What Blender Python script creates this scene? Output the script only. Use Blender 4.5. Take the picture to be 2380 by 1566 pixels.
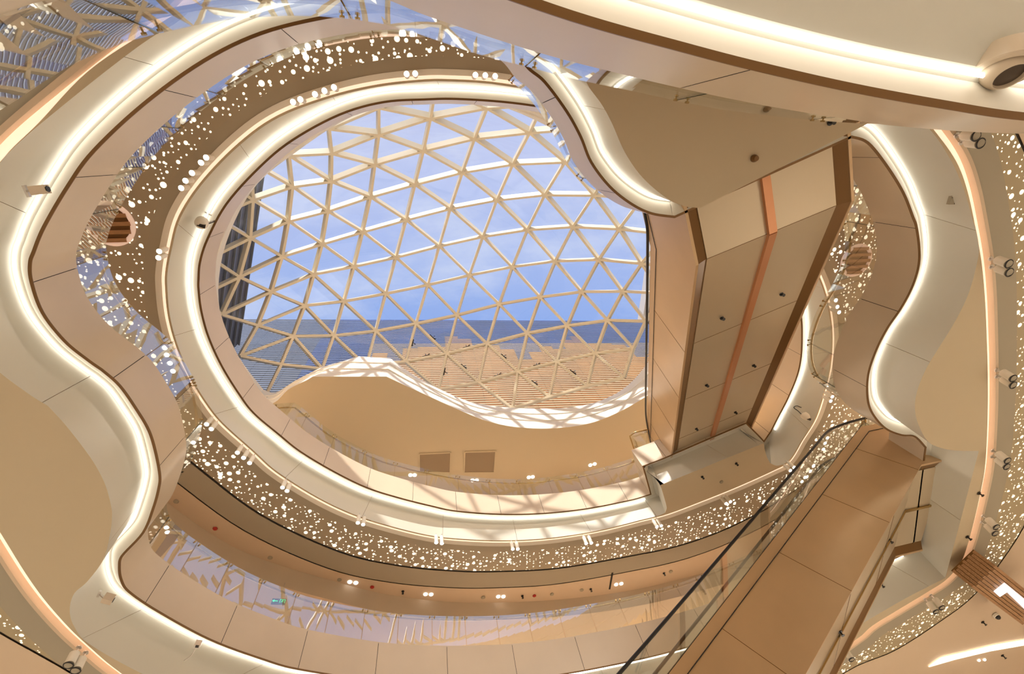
import bpy, bmesh, math, random
from mathutils import Vector, Matrix
from mathutils.geometry import tessellate_polygon
for o in list(bpy.data.objects): bpy.data.objects.remove(o)
random.seed(7)
scene = bpy.context.scene
col = scene.collection

# ---------------------------------------------------------------- camera
F, CXP, CYP, ZEN, EYE = 1080.0, 1190.0, 783.0, (998.0, 357.0), 1.6
_up = Vector((ZEN[0]-CXP, -(ZEN[1]-CYP), -F)).normalized()
_ax = Vector((1, 0, 0)) - _up.x*_up; _ax.normalize()
_ay = _up.cross(_ax)
RM = Matrix((_ax, _ay, _up))
cam_d = bpy.data.cameras.new('camera'); cam = bpy.data.objects.new('camera', cam_d); col.objects.link(cam)
cam_d.sensor_width = 36.0; cam_d.lens = F/2380*36.0; cam_d.clip_end = 500
cam.matrix_world = Matrix.Translation((0, 0, EYE)) @ RM.to_4x4()
scene.camera = cam

# ---------------------------------------------------------------- world, sun, lights, exposure
scene.view_settings.view_transform = 'Standard'
scene.view_settings.look = 'None'
scene.view_settings.exposure = 0.13
scene.view_settings.gamma = 1.0
scene.view_settings.use_curve_mapping = False
scene.cycles.use_denoising = True
scene.cycles.max_bounces = 8
scene.cycles.diffuse_bounces = 4
scene.cycles.transparent_max_bounces = 24
scene.cycles.sample_clamp_indirect = 6.0

world = bpy.data.worlds.new('world'); scene.world = world; world.use_nodes = True
wn, wl = world.node_tree.nodes, world.node_tree.links
wn.clear()
wo = wn.new('ShaderNodeOutputWorld'); bg = wn.new('ShaderNodeBackground')
tc = wn.new('ShaderNodeTexCoord'); sep = wn.new('ShaderNodeSeparateXYZ')
r1 = wn.new('ShaderNodeValToRGB'); no = wn.new('ShaderNodeTexNoise'); r2 = wn.new('ShaderNodeValToRGB'); mx = wn.new('ShaderNodeMix'); mx.data_type = 'RGBA'
wl.new(tc.outputs['Generated'], sep.inputs[0]); wl.new(sep.outputs['Y'], r1.inputs[0])
r1.color_ramp.elements[0].position = 0.0; r1.color_ramp.elements[0].color = (0.52, 0.58, 0.84, 1)
r1.color_ramp.elements[1].position = 0.42; r1.color_ramp.elements[1].color = (0.22, 0.38, 0.80, 1)
mp = wn.new('ShaderNodeMapping'); mp.inputs['Scale'].default_value = (1.6, 4.0, 2.0); mp.inputs['Rotation'].default_value = (0, 0, 0.5)
wl.new(tc.outputs['Generated'], mp.inputs[0]); wl.new(mp.outputs[0], no.inputs['Vector'])
no.inputs['Scale'].default_value = 2.2; no.inputs['Detail'].default_value = 7; no.inputs['Roughness'].default_value = 0.62
wl.new(no.outputs['Fac'], r2.inputs[0])
r2.color_ramp.elements[0].position = 0.46; r2.color_ramp.elements[0].color = (0, 0, 0, 1)
r2.color_ramp.elements[1].position = 0.85; r2.color_ramp.elements[1].color = (0.7, 0.7, 0.7, 1)
wl.new(r2.outputs[0], mx.inputs['Factor']); wl.new(r1.outputs[0], mx.inputs[6]); mx.inputs[7].default_value = (0.80, 0.84, 0.92, 1)
wl.new(mx.outputs[2], bg.inputs[0]); bg.inputs[1].default_value = 1.0
wl.new(bg.outputs[0], wo.inputs[0])

sun_d = bpy.data.lights.new('sun', 'SUN'); sun = bpy.data.objects.new('sun', sun_d); col.objects.link(sun)
sun_d.energy = 4.6; sun_d.angle = math.radians(0.9); sun_d.color = (1.0, 0.95, 0.86)
sun.rotation_euler = Vector((0.17, 0.80, -0.505)).to_track_quat('-Z', 'Y').to_euler()
def area(name, loc, tgt, size, energy, color):
    d = bpy.data.lights.new(name, 'AREA'); d.shape = 'DISK'; d.size = size; d.energy = energy; d.color = color
    o = bpy.data.objects.new(name, d); col.objects.link(o); o.location = loc
    o.rotation_euler = (Vector(tgt)-Vector(loc)).to_track_quat('-Z', 'Y').to_euler()
WARM = (1.0, 0.935, 0.83)
# added, unseen fill lamps over the ground floor; pale stone bounces their light up
for x, y in ((-13, -6), (-13, 8), (0, 21), (14, 18), (-10, 19), (17, 4), (9, -10), (-3, -11)):
    area('fill_lamp', (x, y, 4.6), (x*0.9, y*0.9+0.4, 0), 5.0, 540 if x > -9 else 380, WARM)
# added fill lamps for the two upper galleries, hidden behind the fascias, brightening their floors
for x, y in ((0, 21), (10, 20), (-11, 19), (-16, 6), (18, 7), (-8, -9), (8, -9)):
    area('fill_lamp', (x, y, 13.7), (x, y, 0), 4.0, 500, WARM)
for x, y in ((0, 20), (9, 19), (-10, 18), (-15, 6), (18, 7), (-6, -8), (8, -8)):
    area('fill_lamp', (x, y, 19.2), (x, y, 0), 4.0, 2100, WARM)

# ---------------------------------------------------------------- helpers
def ray(px, py):
    return RM @ Vector((px-CXP, -(py-CYP), -F))
def P(px, py, h):
    """point seen at photo pixel (px,py) lying on the horizontal plane h metres above eye level"""
    d = ray(px, py); k = h/d.z
    return Vector((d.x*k, d.y*k, h+EYE))
def XY(px, py, h):
    p = P(px, py, h); return Vector((p.x, p.y))
def spline(pts, closed=False, sub=8, corners=()):
    n = len(pts); out = []
    segs = n if closed else n-1
    def g(i):
        if closed: return pts[i % n]
        return pts[max(0, min(n-1, i))]
    for i in range(segs):
        p1, p2 = g(i), g(i+1)
        p0 = g(i-1) if (i % n) not in corners else p1
        p3 = g(i+2) if ((i+1) % n) not in corners else p2
        m1 = (p2-p0)*0.5; m2 = (p3-p1)*0.5
        L = (p2-p1).length
        for m in (m1, m2):
            if m.length > 1.3*L: m *= 1.3*L/m.length
        for k in range(sub):
            t = k/sub; t2, t3 = t*t, t*t*t
            out.append(p1*(2*t3-3*t2+1)+m1*(t3-2*t2+t)+p2*(-2*t3+3*t2)+m2*(t3-t2))
    if not closed: out.append(pts[-1].copy())
    return out
def area2(poly):
    return 0.5*sum(poly[i].x*poly[(i+1) % len(poly)].y-poly[(i+1) % len(poly)].x*poly[i].y for i in range(len(poly)))
def offset(poly, d, closed=False, side=1):
    """shift sideways by d; side=+1 is to the right of the travel direction"""
    n = len(poly); out = []
    for i in range(n):
        if closed: a, b, c = poly[i-1], poly[i], poly[(i+1) % n]
        else: a, b, c = poly[max(0, i-1)], poly[i], poly[min(n-1, i+1)]
        t1 = b-a; t2 = c-b
        if t1.length < 1e-6: t1 = t2
        if t2.length < 1e-6: t2 = t1
        t1 = t1.normalized(); t2 = t2.normalized()
        n1 = Vector((t1.y, -t1.x)); n2 = Vector((t2.y, -t2.x))
        m = n1+n2
        if m.length < 1e-4: m = n1
        m.normalize(); k = 1/max(0.5, m.dot(n1))
        out.append(b+m*d*k*side)
    return out
def clean(poly, eps=0.02):
    out = []
    for p in poly:
        if not out or (p-out[-1]).length > eps: out.append(p)
    if (out[0]-out[-1]).length <= eps: out.pop()
    return out

MATS = {}
def mat(name, color, rough=0.5, metal=0.0, spec=0.5, noise=0.0, nscale=3.0, emit=None, estr=0.0, bump=0.0):
    if name in MATS: return MATS[name]
    m = bpy.data.materials.new(name); m.use_nodes = True; MATS[name] = m
    nt = m.node_tree; b = nt.nodes['Principled BSDF']
    b.inputs['Base Color'].default_value = (*color, 1); b.inputs['Roughness'].default_value = rough
    b.inputs['Metallic'].default_value = metal; b.inputs['Specular IOR Level'].default_value = spec
    if noise:
        t = nt.nodes.new('ShaderNodeTexCoord'); n = nt.nodes.new('ShaderNodeTexNoise'); r = nt.nodes.new('ShaderNodeValToRGB')
        n.inputs['Scale'].default_value = nscale; n.inputs['Detail'].default_value = 4
        nt.links.new(t.outputs['Object'], n.inputs['Vector']); nt.links.new(n.outputs['Fac'], r.inputs[0])
        r.color_ramp.elements[0].position = 0.3; r.color_ramp.elements[1].position = 0.7
        r.color_ramp.elements[0].color = (*[c*(1-noise) for c in color], 1); r.color_ramp.elements[1].color = (*[min(1, c*(1+noise)) for c in color], 1)
        nt.links.new(r.outputs[0], b.inputs['Base Color'])
    if emit:
        b.inputs['Emission Color'].default_value = (*emit, 1); b.inputs['Emission Strength'].default_value = estr
    return m
def glass(name, tint, base, k, bump=0.0, bscale=1.2):
    m = bpy.data.materials.new(name); m.use_nodes = True; MATS[name] = m
    nt = m.node_tree; nt.nodes.clear()
    o = nt.nodes.new('ShaderNodeOutputMaterial'); mixs = nt.nodes.new('ShaderNodeMixShader')
    t = nt.nodes.new('ShaderNodeBsdfTransparent'); g = nt.nodes.new('ShaderNodeBsdfGlossy'); g.inputs['Roughness'].default_value = 0.0
    ge = nt.nodes.new('ShaderNodeNewGeometry'); dt = nt.nodes.new('ShaderNodeVectorMath'); dt.operation = 'DOT_PRODUCT'
    nt.links.new(ge.outputs['Normal'], dt.inputs[0]); nt.links.new(ge.outputs['Incoming'], dt.inputs[1])
    ab = nt.nodes.new('ShaderNodeMath'); ab.operation = 'ABSOLUTE'; nt.links.new(dt.outputs['Value'], ab.inputs[0])
    iv = nt.nodes.new('ShaderNodeMath'); iv.operation = 'SUBTRACT'; iv.inputs[0].default_value = 1.0; nt.links.new(ab.outputs[0], iv.inputs[1])
    f = nt.nodes.new('ShaderNodeMath'); f.operation = 'POWER'; f.inputs[1].default_value = 5.0; nt.links.new(iv.outputs[0], f.inputs[0])
    ma = nt.nodes.new('ShaderNodeMath'); ma.operation = 'MULTIPLY_ADD'; ma.use_clamp = True
    ma.inputs[1].default_value = k; ma.inputs[2].default_value = base
    t.inputs[0].default_value = (*tint, 1); g.inputs[0].default_value = (0.95, 0.97, 1.0, 1)
    nt.links.new(f.outputs[0], ma.inputs[0]); nt.links.new(ma.outputs[0], mixs.inputs[0])
    nt.links.new(t.outputs[0], mixs.inputs[1]); nt.links.new(g.outputs[0], mixs.inputs[2]); nt.links.new(mixs.outputs[0], o.inputs[0])
    if bump:
        tcn = nt.nodes.new('ShaderNodeTexCoord'); nn = nt.nodes.new('ShaderNodeTexNoise'); bb = nt.nodes.new('ShaderNodeBump')
        nn.inputs['Scale'].default_value = bscale; nn.inputs['Detail'].default_value = 1.5
        bb.inputs['Strength'].default_value = bump; bb.inputs['Distance'].default_value = 0.1
        nt.links.new(tcn.outputs['Object'], nn.inputs['Vector']); nt.links.new(nn.outputs['Fac'], bb.inputs['Height'])
        nt.links.new(bb.outputs[0], g.inputs['Normal'])
    return m
def perforated(name, color, scale, rmin, rmax, estr):
    """backlit sheet: a Voronoi scatter of round holes of mixed size, the light showing through them"""
    m = bpy.data.materials.new(name); m.use_nodes = True; MATS[name] = m
    nt = m.node_tree; b = nt.nodes['Principled BSDF']; b.inputs['Base Color'].default_value = (*color, 1); b.inputs['Roughness'].default_value = 0.45
    tcn = nt.nodes.new('ShaderNodeTexCoord')
    sp = nt.nodes.new('ShaderNodeSeparateXYZ'); cb = nt.nodes.new('ShaderNodeCombineXYZ')
    nt.links.new(tcn.outputs['Object'], sp.inputs[0]); nt.links.new(sp.outputs[0], cb.inputs[0]); nt.links.new(sp.outputs[1], cb.inputs[1])
    last = None
    for k, (s, a, c) in enumerate(((scale, rmin, rmax), (scale*2.1, rmin*0.7, rmax*0.42))):
        v = nt.nodes.new('ShaderNodeTexVoronoi'); v.voronoi_dimensions = '2D'; v.inputs['Scale'].default_value = s; v.inputs['Randomness'].default_value = 0.85
        mpn = nt.nodes.new('ShaderNodeMapping'); mpn.inputs['Location'].default_value = (k*3.7, k*1.3, 0)
        nt.links.new(cb.outputs[0], mpn.inputs[0]); nt.links.new(mpn.outputs[0], v.inputs['Vector'])
        sc = nt.nodes.new('ShaderNodeSeparateColor'); nt.links.new(v.outputs['Color'], sc.inputs[0])
        mr = nt.nodes.new('ShaderNodeMapRange'); mr.inputs['From Min'].default_value = 0.30 if k == 0 else 0.55; mr.inputs['From Max'].default_value = 1
        mr.inputs['To Min'].default_value = a*s; mr.inputs['To Max'].default_value = c*s
        nt.links.new(sc.outputs[0], mr.inputs['Value'])
        on = nt.nodes.new('ShaderNodeMath'); on.operation = 'GREATER_THAN'; on.inputs[1].default_value = 0.30 if k == 0 else 0.55; nt.links.new(sc.outputs[0], on.inputs[0])
        lt = nt.nodes.new('ShaderNodeMath'); lt.operation = 'LESS_THAN'; nt.links.new(v.outputs['Distance'], lt.inputs[0]); nt.links.new(mr.outputs[0], lt.inputs[1])
        an = nt.nodes.new('ShaderNodeMath'); an.operation = 'MULTIPLY'; nt.links.new(on.outputs[0], an.inputs[0]); nt.links.new(lt.outputs[0], an.inputs[1])
        if last:
            mm = nt.nodes.new('ShaderNodeMath'); mm.operation = 'MAXIMUM'; nt.links.new(last.outputs[0], mm.inputs[0]); nt.links.new(an.outputs[0], mm.inputs[1]); last = mm
        else: last = an
    es = nt.nodes.new('ShaderNodeMath'); es.operation = 'MULTIPLY'; es.inputs[1].default_value = estr
    nt.links.new(last.outputs[0], es.inputs[0]); nt.links.new(es.outputs[0], b.inputs['Emission Strength'])
    b.inputs['Emission Color'].default_value = (1.0, 0.86, 0.66, 1)
    m.cycles.emission_sampling = 'NONE'
    return m
def wood(name):
    m = bpy.data.materials.new(name); m.use_nodes = True; MATS[name] = m
    nt = m.node_tree; b = nt.nodes['Principled BSDF']; b.inputs['Roughness'].default_value = 0.5
    t = nt.nodes.new('ShaderNodeTexCoord'); w = nt.nodes.new('ShaderNodeTexNoise'); r = nt.nodes.new('ShaderNodeValToRGB'); mpn = nt.nodes.new('ShaderNodeMapping')
    mpn.inputs['Scale'].default_value = (2, 20, 20); w.inputs['Scale'].default_value = 2; w.inputs['Detail'].default_value = 5
    nt.links.new(t.outputs['Object'], mpn.inputs[0]); nt.links.new(mpn.outputs[0], w.inputs['Vector']); nt.links.new(w.outputs['Fac'], r.inputs[0])
    r.color_ramp.elements[0].color = (0.22, 0.10, 0.04, 1); r.color_ramp.elements[1].color = (0.62, 0.36, 0.18, 1)
    nt.links.new(r.outputs[0], b.inputs['Base Color']); return m

M_FASCIA = mat('champagne_panel', (0.65, 0.54, 0.41), 0.28, 0.0, 0.5, 0.04, 0.8)
M_BAND = mat('pale_metal_band', (0.68, 0.66, 0.59), 0.38, 0.0, 0.5)
M_LIP = mat('white_lip', (0.85, 0.80, 0.70), 0.5)
M_TRIM = mat('bronze_trim', (0.20, 0.10, 0.03), 0.35, 0.3)
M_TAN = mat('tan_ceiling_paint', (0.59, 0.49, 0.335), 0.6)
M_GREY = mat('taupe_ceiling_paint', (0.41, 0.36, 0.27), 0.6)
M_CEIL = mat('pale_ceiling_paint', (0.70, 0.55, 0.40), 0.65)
M_WALL = mat('wall_paint', (0.74, 0.60, 0.44), 0.7)
M_FLOOR = mat('pale_stone_floor', (0.82, 0.75, 0.65), 0.4, 0, 0.5, 0.05, 0.6)
M_DARK = mat('dark_gap', (0.03, 0.025, 0.02), 0.8)
M_BLACK = mat('black_rubber', (0.015, 0.015, 0.016), 0.35)
M_WHITE = mat('white_plaster', (0.86, 0.84, 0.78), 0.6)
M_FRAME = mat('cream_steel', (0.80, 0.72, 0.55), 0.4)
M_LED = mat('led_diffuser', (1, 1, 1), 0.5, emit=(1.0, 0.94, 0.82), estr=3.2)
M_COVE = mat('cove_wash_glow', (1, 0.85, 0.72), 0.5, emit=(1.0, 0.70, 0.52), estr=0.8)  # emission stands in for the wash of hidden cove LEDs
M_LAMP = mat('lamp_lens', (1, 1, 1), 0.5, emit=(1.0, 0.95, 0.86), estr=14.0)
M_DOWN = mat('downlight_lens', (1, 1, 1), 0.5, emit=(1.0, 0.95, 0.88), estr=3.0)
M_BRASS = mat('brass', (0.50, 0.35, 0.15), 0.25, 0.9)
M_COPPER = mat('copper_strip', (0.60, 0.28, 0.14), 0.3, 0.5)
M_UNDER = mat('underside_panel', (0.58, 0.48, 0.34), 0.30, 0.35)
M_SIDE = mat('escalator_cladding', (0.62, 0.43, 0.25), 0.28, 0.25, 0.5, 0.06, 0.7)
M_STEEL = mat('brushed_steel', (0.6, 0.58, 0.55), 0.3, 0.9)
M_GEDGE = mat('green_glass_edge', (0.02, 0.05, 0.04), 0.2)
M_RED = mat('red_plastic', (0.5, 0.03, 0.02), 0.4)
M_GLASS = glass('balustrade_glass', (0.95, 0.97, 0.95), 0.22, 0.9, 0.03, 0.9)
M_GLASSC = glass('clear_glass', (0.96, 0.98, 0.96), 0.05, 0.8, 0.02, 0.9)
M_GLASSN = glass('skylight_glass', (0.97, 0.98, 0.99), 0.02, 0.6)
M_PERF4 = perforated('perforated_backlit_ceiling', (0.42, 0.36, 0.26), 4.0, 0.020, 0.070, 1.3)
M_PERF3 = perforated('perforated_backlit_soffit', (0.46, 0.38, 0.24), 4.6, 0.016, 0.055, 1.25)
M_WOOD = wood('oak_slats')

def link(o, parent=None):
    col.objects.link(o)
    if parent: o.parent = parent
    return o
def tag(o, label=None, cat=None, group=None, kind=None):
    if label: o['label'] = label
    if cat: o['category'] = cat
    if group: o['group'] = group
    if kind: o['kind'] = kind
    return o
def empty(name, loc, label=None, cat=None, group=None, kind=None):
    o = bpy.data.objects.new(name, None); o.location = loc; o.empty_display_size = 0.2; link(o)
    return tag(o, label, cat, group, kind)
class MB:
    def __init__(s): s.v = []; s.f = []
    def add(s, vs, fs):
        b = len(s.v); s.v += [tuple(v) for v in vs]; s.f += [tuple(b+i for i in f) for f in fs]
    def box(s, c, ex, ey, ez):
        c = Vector(c); ex, ey, ez = Vector(ex), Vector(ey), Vector(ez)
        vs = [c+a*ex+b*ey+d*ez for a in (-.5, .5) for b in (-.5, .5) for d in (-.5, .5)]
        s.add(vs, [(0, 1, 3, 2), (4, 6, 7, 5), (0, 4, 5, 1), (2, 3, 7, 6), (0, 2, 6, 4), (1, 5, 7, 3)])
    def bar(s, a, b, w, h, up):
        a, b, up = Vector(a), Vector(b), Vector(up); d = b-a; L = d.length
        if L < 1e-6: return
        d /= L; x = d.cross(up).normalized(); u = x.cross(d)
        s.box((a+b)/2, d*L, x*w, u*h)
    def prism(s, poly, ext):
        """closed polygon of 3D points pushed along ext"""
        n = len(poly); ext = Vector(ext); vs = [Vector(p) for p in poly]+[Vector(p)+ext for p in poly]
        s.add(vs, [tuple(range(n))[::-1], tuple(range(n, 2*n))]+[(i, (i+1) % n, (i+1) % n+n, i+n) for i in range(n)])
    def tube(s, pts, r, seg=8, closed=False):
        pts = [Vector(p) for p in pts]; n = len(pts); rings = []
        for i, p in enumerate(pts):
            if closed: t = pts[(i+1) % n]-pts[i-1]
            else: t = pts[min(n-1, i+1)]-pts[max(0, i-1)]
            t.normalize(); up = Vector((0, 0, 1)) if abs(t.z) < 0.9 else Vector((1, 0, 0))
            x = t.cross(up).normalized(); y = x.cross(t)
            rings.append([p+(x*math.cos(a)+y*math.sin(a))*r for a in (2*math.pi*k/seg for k in range(seg))])
        vs = [v for rg in rings for v in rg]; fs = []
        for i in range(n if closed else n-1):
            j = (i+1) % n
            for k in range(seg): fs.append((i*seg+k, i*seg+(k+1) % seg, j*seg+(k+1) % seg, j*seg+k))
        if not closed: fs += [tuple(range(seg))[::-1], tuple((n-1)*seg+k for k in range(seg))]
        s.add(vs, fs)
    def lathe(s, c, axis, prof, seg=20):
        """prof: list of (radius, distance along axis)"""
        axis = Vector(axis).normalized(); up = Vector((0, 0, 1)) if abs(axis.z) < 0.9 else Vector((1, 0, 0))
        x = axis.cross(up).normalized(); y = axis.cross(x); c = Vector(c)
        vs = [c+axis*d+(x*math.cos(2*math.pi*k/seg)+y*math.sin(2*math.pi*k/seg))*r for r, d in prof for k in range(seg)]
        fs = [(i*seg+k, i*seg+(k+1) % seg, (i+1)*seg+(k+1) % seg, (i+1)*seg+k) for i in range(len(prof)-1) for k in range(seg)]
        fs.append(tuple(range(seg))); fs.append(tuple((len(prof)-1)*seg+k for k in range(seg)))
        s.add(vs, fs)
    def build(s, name, m, parent=None, smooth=False, loc=None):
        me = bpy.data.meshes.new(name)
        off = Vector((0, 0, 0))
        if parent is not None: off = parent.location
        if loc is not None and parent is None: off = Vector(loc)
        if parent is not None and parent.parent is not None: off = parent.location+parent.parent.location
        me.from_pydata([Vector(v)-off for v in s.v], [], s.f); me.materials.append(m); me.update()
        if smooth:
            for p in me.polygons: p.use_smooth = True
            if smooth == 'auto':
                try: me.set_sharp_from_angle(angle=math.radians(35))
                except Exception: pass
        o = bpy.data.objects.new(name, me)
        if parent is None: o.location = off
        bm = bmesh.new(); bm.from_mesh(me); bmesh.ops.recalc_face_normals(bm, faces=bm.faces); bm.to_mesh(me); bm.free()
        return link(o, parent)
def ribbon(name, A, za, B, zb, m, parent=None, closed=False, gaps=0.0, gapw=0.012, smooth=True):
    """surface between two matched plan curves; gaps = joint spacing in metres"""
    mb = MB(); n = len(A); rng = n if closed else n-1
    zA = za if callable(za) else (lambda i: za); zB = zb if callable(zb) else (lambda i: zb)
    if not gaps:
        vs = [(A[i].x, A[i].y, zA(i)+EYE) for i in range(n)]+[(B[i].x, B[i].y, zB(i)+EYE) for i in range(n)]
        mb.add(vs, [(i, (i+1) % n, (i+1) % n+n, i+n) for i in range(rng)])
    else:
        # cut at regular arc length, leaving an open joint
        cum = [0]
        for i in range(rng): cum.append(cum[-1]+(A[(i+1) % n]-A[i]).length)
        cuts = [k*gaps for k in range(1, int(cum[-1]/gaps)+1)]
        def at(s):
            for i in range(rng):
                if cum[i+1] >= s-1e-9:
                    t = (s-cum[i])/max(1e-9, cum[i+1]-cum[i]); j = (i+1) % n
                    a = A[i].lerp(A[j], t); b = B[i].lerp(B[j], t); return (a.x, a.y, zA(i)+EYE), (b.x, b.y, zB(i)+EYE)
            j = rng % n
            return (A[j].x, A[j].y, zA(j)+EYE), (B[j].x, B[j].y, zB(j)+EYE)
        s0 = 0
        for c in cuts+[cum[-1]]:
            s1 = c-gapw/2 if c < cum[-1] else c
            ss = [s0]+[x for x in cum if s0 < x < s1]+[s1]
            pr = [at(x) for x in ss]
            vs = [p[0] for p in pr]+[p[1] for p in pr]; k = len(pr)
            if k > 1: mb.add(vs, [(i, i+1, i+1+k, i+k) for i in range(k-1)])
            s0 = c+gapw/2
    return mb.build(name, m, parent, smooth='auto' if smooth else False)
def flat(name, outer, holes, h, m, parent=None, thick=0.0):
    polys = [[Vector((p.x, p.y, 0)) for p in outer]]+[[Vector((p.x, p.y, 0)) for p in hh] for hh in holes]
    tris = tessellate_polygon(polys); pts = [p for pl in polys for p in pl]
    mb = MB(); mb.add([(p.x, p.y, h+EYE) for p in pts], tris)
    if thick: mb.add([(p.x, p.y, h+EYE+thick) for p in pts], tris)
    return mb.build(name, m, parent)

RO = 22.0
BOX = [Vector((-RO, -16)), Vector((RO, -16)), Vector((RO, 26)), Vector((-RO, 26))]

# ================================================================ setting: floor and outer walls
mb = MB(); mb.add([(-RO, -16, 0), (RO, -16, 0), (RO, 26, 0), (-RO, 26, 0)], [(0, 1, 2, 3)])
tag(mb.build('floor', M_FLOOR), kind='structure')
HT = 17.8+EYE
for nm, a, b in (('wall_left', (-RO, -16), (-RO, 26)), ('wall_right', (RO, -16), (RO, 26)), ('wall_back', (-RO, -16), (RO, -16)), ('wall_front', (-RO, 26), (RO, 26))):
    mb = MB(); mb.add([(*a, 0), (*b, 0), (*b, HT), (*a, HT)], [(0, 1, 2, 3)]); tag(mb.build(nm, M_WALL), kind='structure')

# ================================================================ level contours
def rows(rw, hc, hb, sub=6, closed=False, corners=()):
    C = [XY(r[0], r[1], r[4] if len(r) > 4 else hc) for r in rw]
    B = [XY(r[2], r[3], hb) for r in rw]
    return spline(C, closed, sub, corners), spline(B, closed, sub, corners)

# ---- level 3 (second gallery): underside 8.2, floor 9.2, lower band edge 7.5
H3, T3, B3H = 8.2, 9.2, 7.5
S1 = [(1226, 161, 1365, 195), (1185, 112, 1310, 100), (1110, 62, 1190, 5), (1000, 35, 1000, -60), (880, 30, 800, -65), (758, 44, 620, -45), (609, 81, 470, 0),
      (476, 145, 350, 68), (338, 244, 205, 165), (221, 353, 90, 285), (162, 433, 10, 365), (105, 530, -40, 450), (81, 588, -80, 530), (73, 613, -90, 585),
      (76, 655, -92, 650), (101.5, 726, -75, 755), (152, 791, -18, 848), (203, 833, 62, 912), (238.6, 858, 111, 943), (281, 896, 150, 985), (321, 953, 195, 1042),
      (348.6, 1000.5, 224, 1085), (364, 1050, 246, 1130), (374, 1104, 259, 1180), (372, 1134, 260, 1205), (359, 1181.5, 256, 1239), (335, 1239, 240, 1300),
      (286, 1293, 203, 1351), (280, 1317, 172, 1380), (284, 1347, 162, 1418), (301, 1374, 172, 1455), (372, 1422, 203, 1493), (490.7, 1486, 300, 1550), (609, 1530, 430, 1612),
      (694, 1554, 560, 1660), (897.3, 1493.5, 820, 1722, 9.2), (1074.3, 1500.3, 1060, 1740, 9.2), (1243.5, 1491, 1290, 1728, 9.2), (1405, 1465, 1500, 1690, 9.2),
      (1538, 1435, 1690, 1625, 9.2), (1700, 1470, 1850, 1550), (1850, 1405, 1990, 1458), (2000, 1335, 2100, 1393), (2120, 1278, 2197, 1343)]
S3 = [(1979, 321, 2075, 258), (2016.5, 335, 2150, 290), (2060.5, 389, 2206, 365), (2098, 450, 2240, 440), (2121, 507.6, 2260, 509), (2128, 527, 2270, 540),
      (2135, 577.5, 2275, 577.5), (2133, 621.5, 2270, 615), (2118, 669, 2250, 685), (2093, 716, 2216, 753.5), (2060.5, 764, 2182, 808), (2033.5, 818, 2152, 858),
      (2016.5, 872, 2131.6, 909), (2015, 926, 2126.5, 950), (2027, 963, 2135, 987), (2057, 997, 2158, 1027), (2094, 1012.5, 2196, 1043), (2125, 1016, 2235, 1047.5), (2150, 1041, 2275, 1047.5)]
TG = [(1568, 507, 1628, 483), (1514, 499, 1591, 479), (1467, 477, 1549, 460), (1416, 436.5, 1494, 413), (1372, 379, 1453, 355), (1347, 319, 1423, 288), (1314.5, 260.6, 1400, 245), (1264, 193, 1372, 207)]
all3 = S1+S3[::-1]+TG
i_a = len(S1)-1; i_b = len(S1); i_c = len(S1)+len(S3)-1; i_d = i_c+1
C3, B3 = rows(all3, H3, B3H, 6, True, (18, i_a, i_b, i_c, i_d))
side3 = 1 if area2(C3) > 0 else -1      # right of travel is outward for a counter-clockwise loop
def ring_edge(tname, C, B, H, T, BH, side, closed=True, gap=1.9, lipw=0.26, tw=.045):
    """one gallery edge: panelled fascia, bronze trim, white lip, light channel, panelled band"""
    root = empty(tname, (0, 0, EYE+H), kind='structure')
    o1 = offset(C, tw, closed, side); o2 = offset(C, lipw, closed, side); o3 = offset(C, lipw+.09, closed, side); bk = offset(C, .04, closed, side)
    ribbon('fascia', C, H+.015, C, T, M_FASCIA, root, closed, gap)
    ribbon('fascia_backing', bk, H+.03, bk, T-.01, M_DARK, root, closed)
    ribbon('bronze_trim', C, H, o1, H, M_TRIM, root, closed)
    ribbon('trim_face', C, H, C, H+.015, M_TRIM, root, closed)
    ribbon('lip', o1, H+.004, o2, H+.19, M_LIP, root, closed)
    ribbon('band_top', o2, H+.19, o3, H+.13, M_BAND, root, closed)
    B1 = [a.lerp(b, 0.03) for a, b in zip(o3, B)]
    ribbon('band', o3, H+.13, B, BH, M_BAND, root, closed, gap*1.6, .008)
    return root, o2, o3
r3, L3a, L3b = ring_edge('trim_2', C3, B3, H3, T3, B3H, side3)

def led(name, line, H, label, group, a=0, b=None, r=.022):
    pts = [(p.x, p.y, H+EYE) for p in line]
    if b is not None: pts = pts[a:b]
    mb = MB(); mb.tube(pts, r, 6); o = mb.build(name, M_LED, None, True, loc=pts[len(pts)//2])
    return tag(o, label, 'light strip', group)
ledline = offset(C3, .31, True, side3)
SB = 6
led('light_strip', ledline, H3+.14, 'long white light strip along the wavy gallery edge on the left', None, 4*SB, 35*SB)
led('light_strip', ledline, H3+.14, 'white light strip under the white gallery edge at the bottom, behind the lower escalator', None, 35*SB+1, 43*SB)
led('light_strip', ledline, H3+.14, 'white light strip along the S-shaped gallery edge on the right', None, (i_b)*SB+2, i_c*SB-1)
led('light_strip', ledline, H3+.14, 'white light strip along the curved tongue platform at top centre', None, i_d*SB+1, len(ledline)-1)

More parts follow.
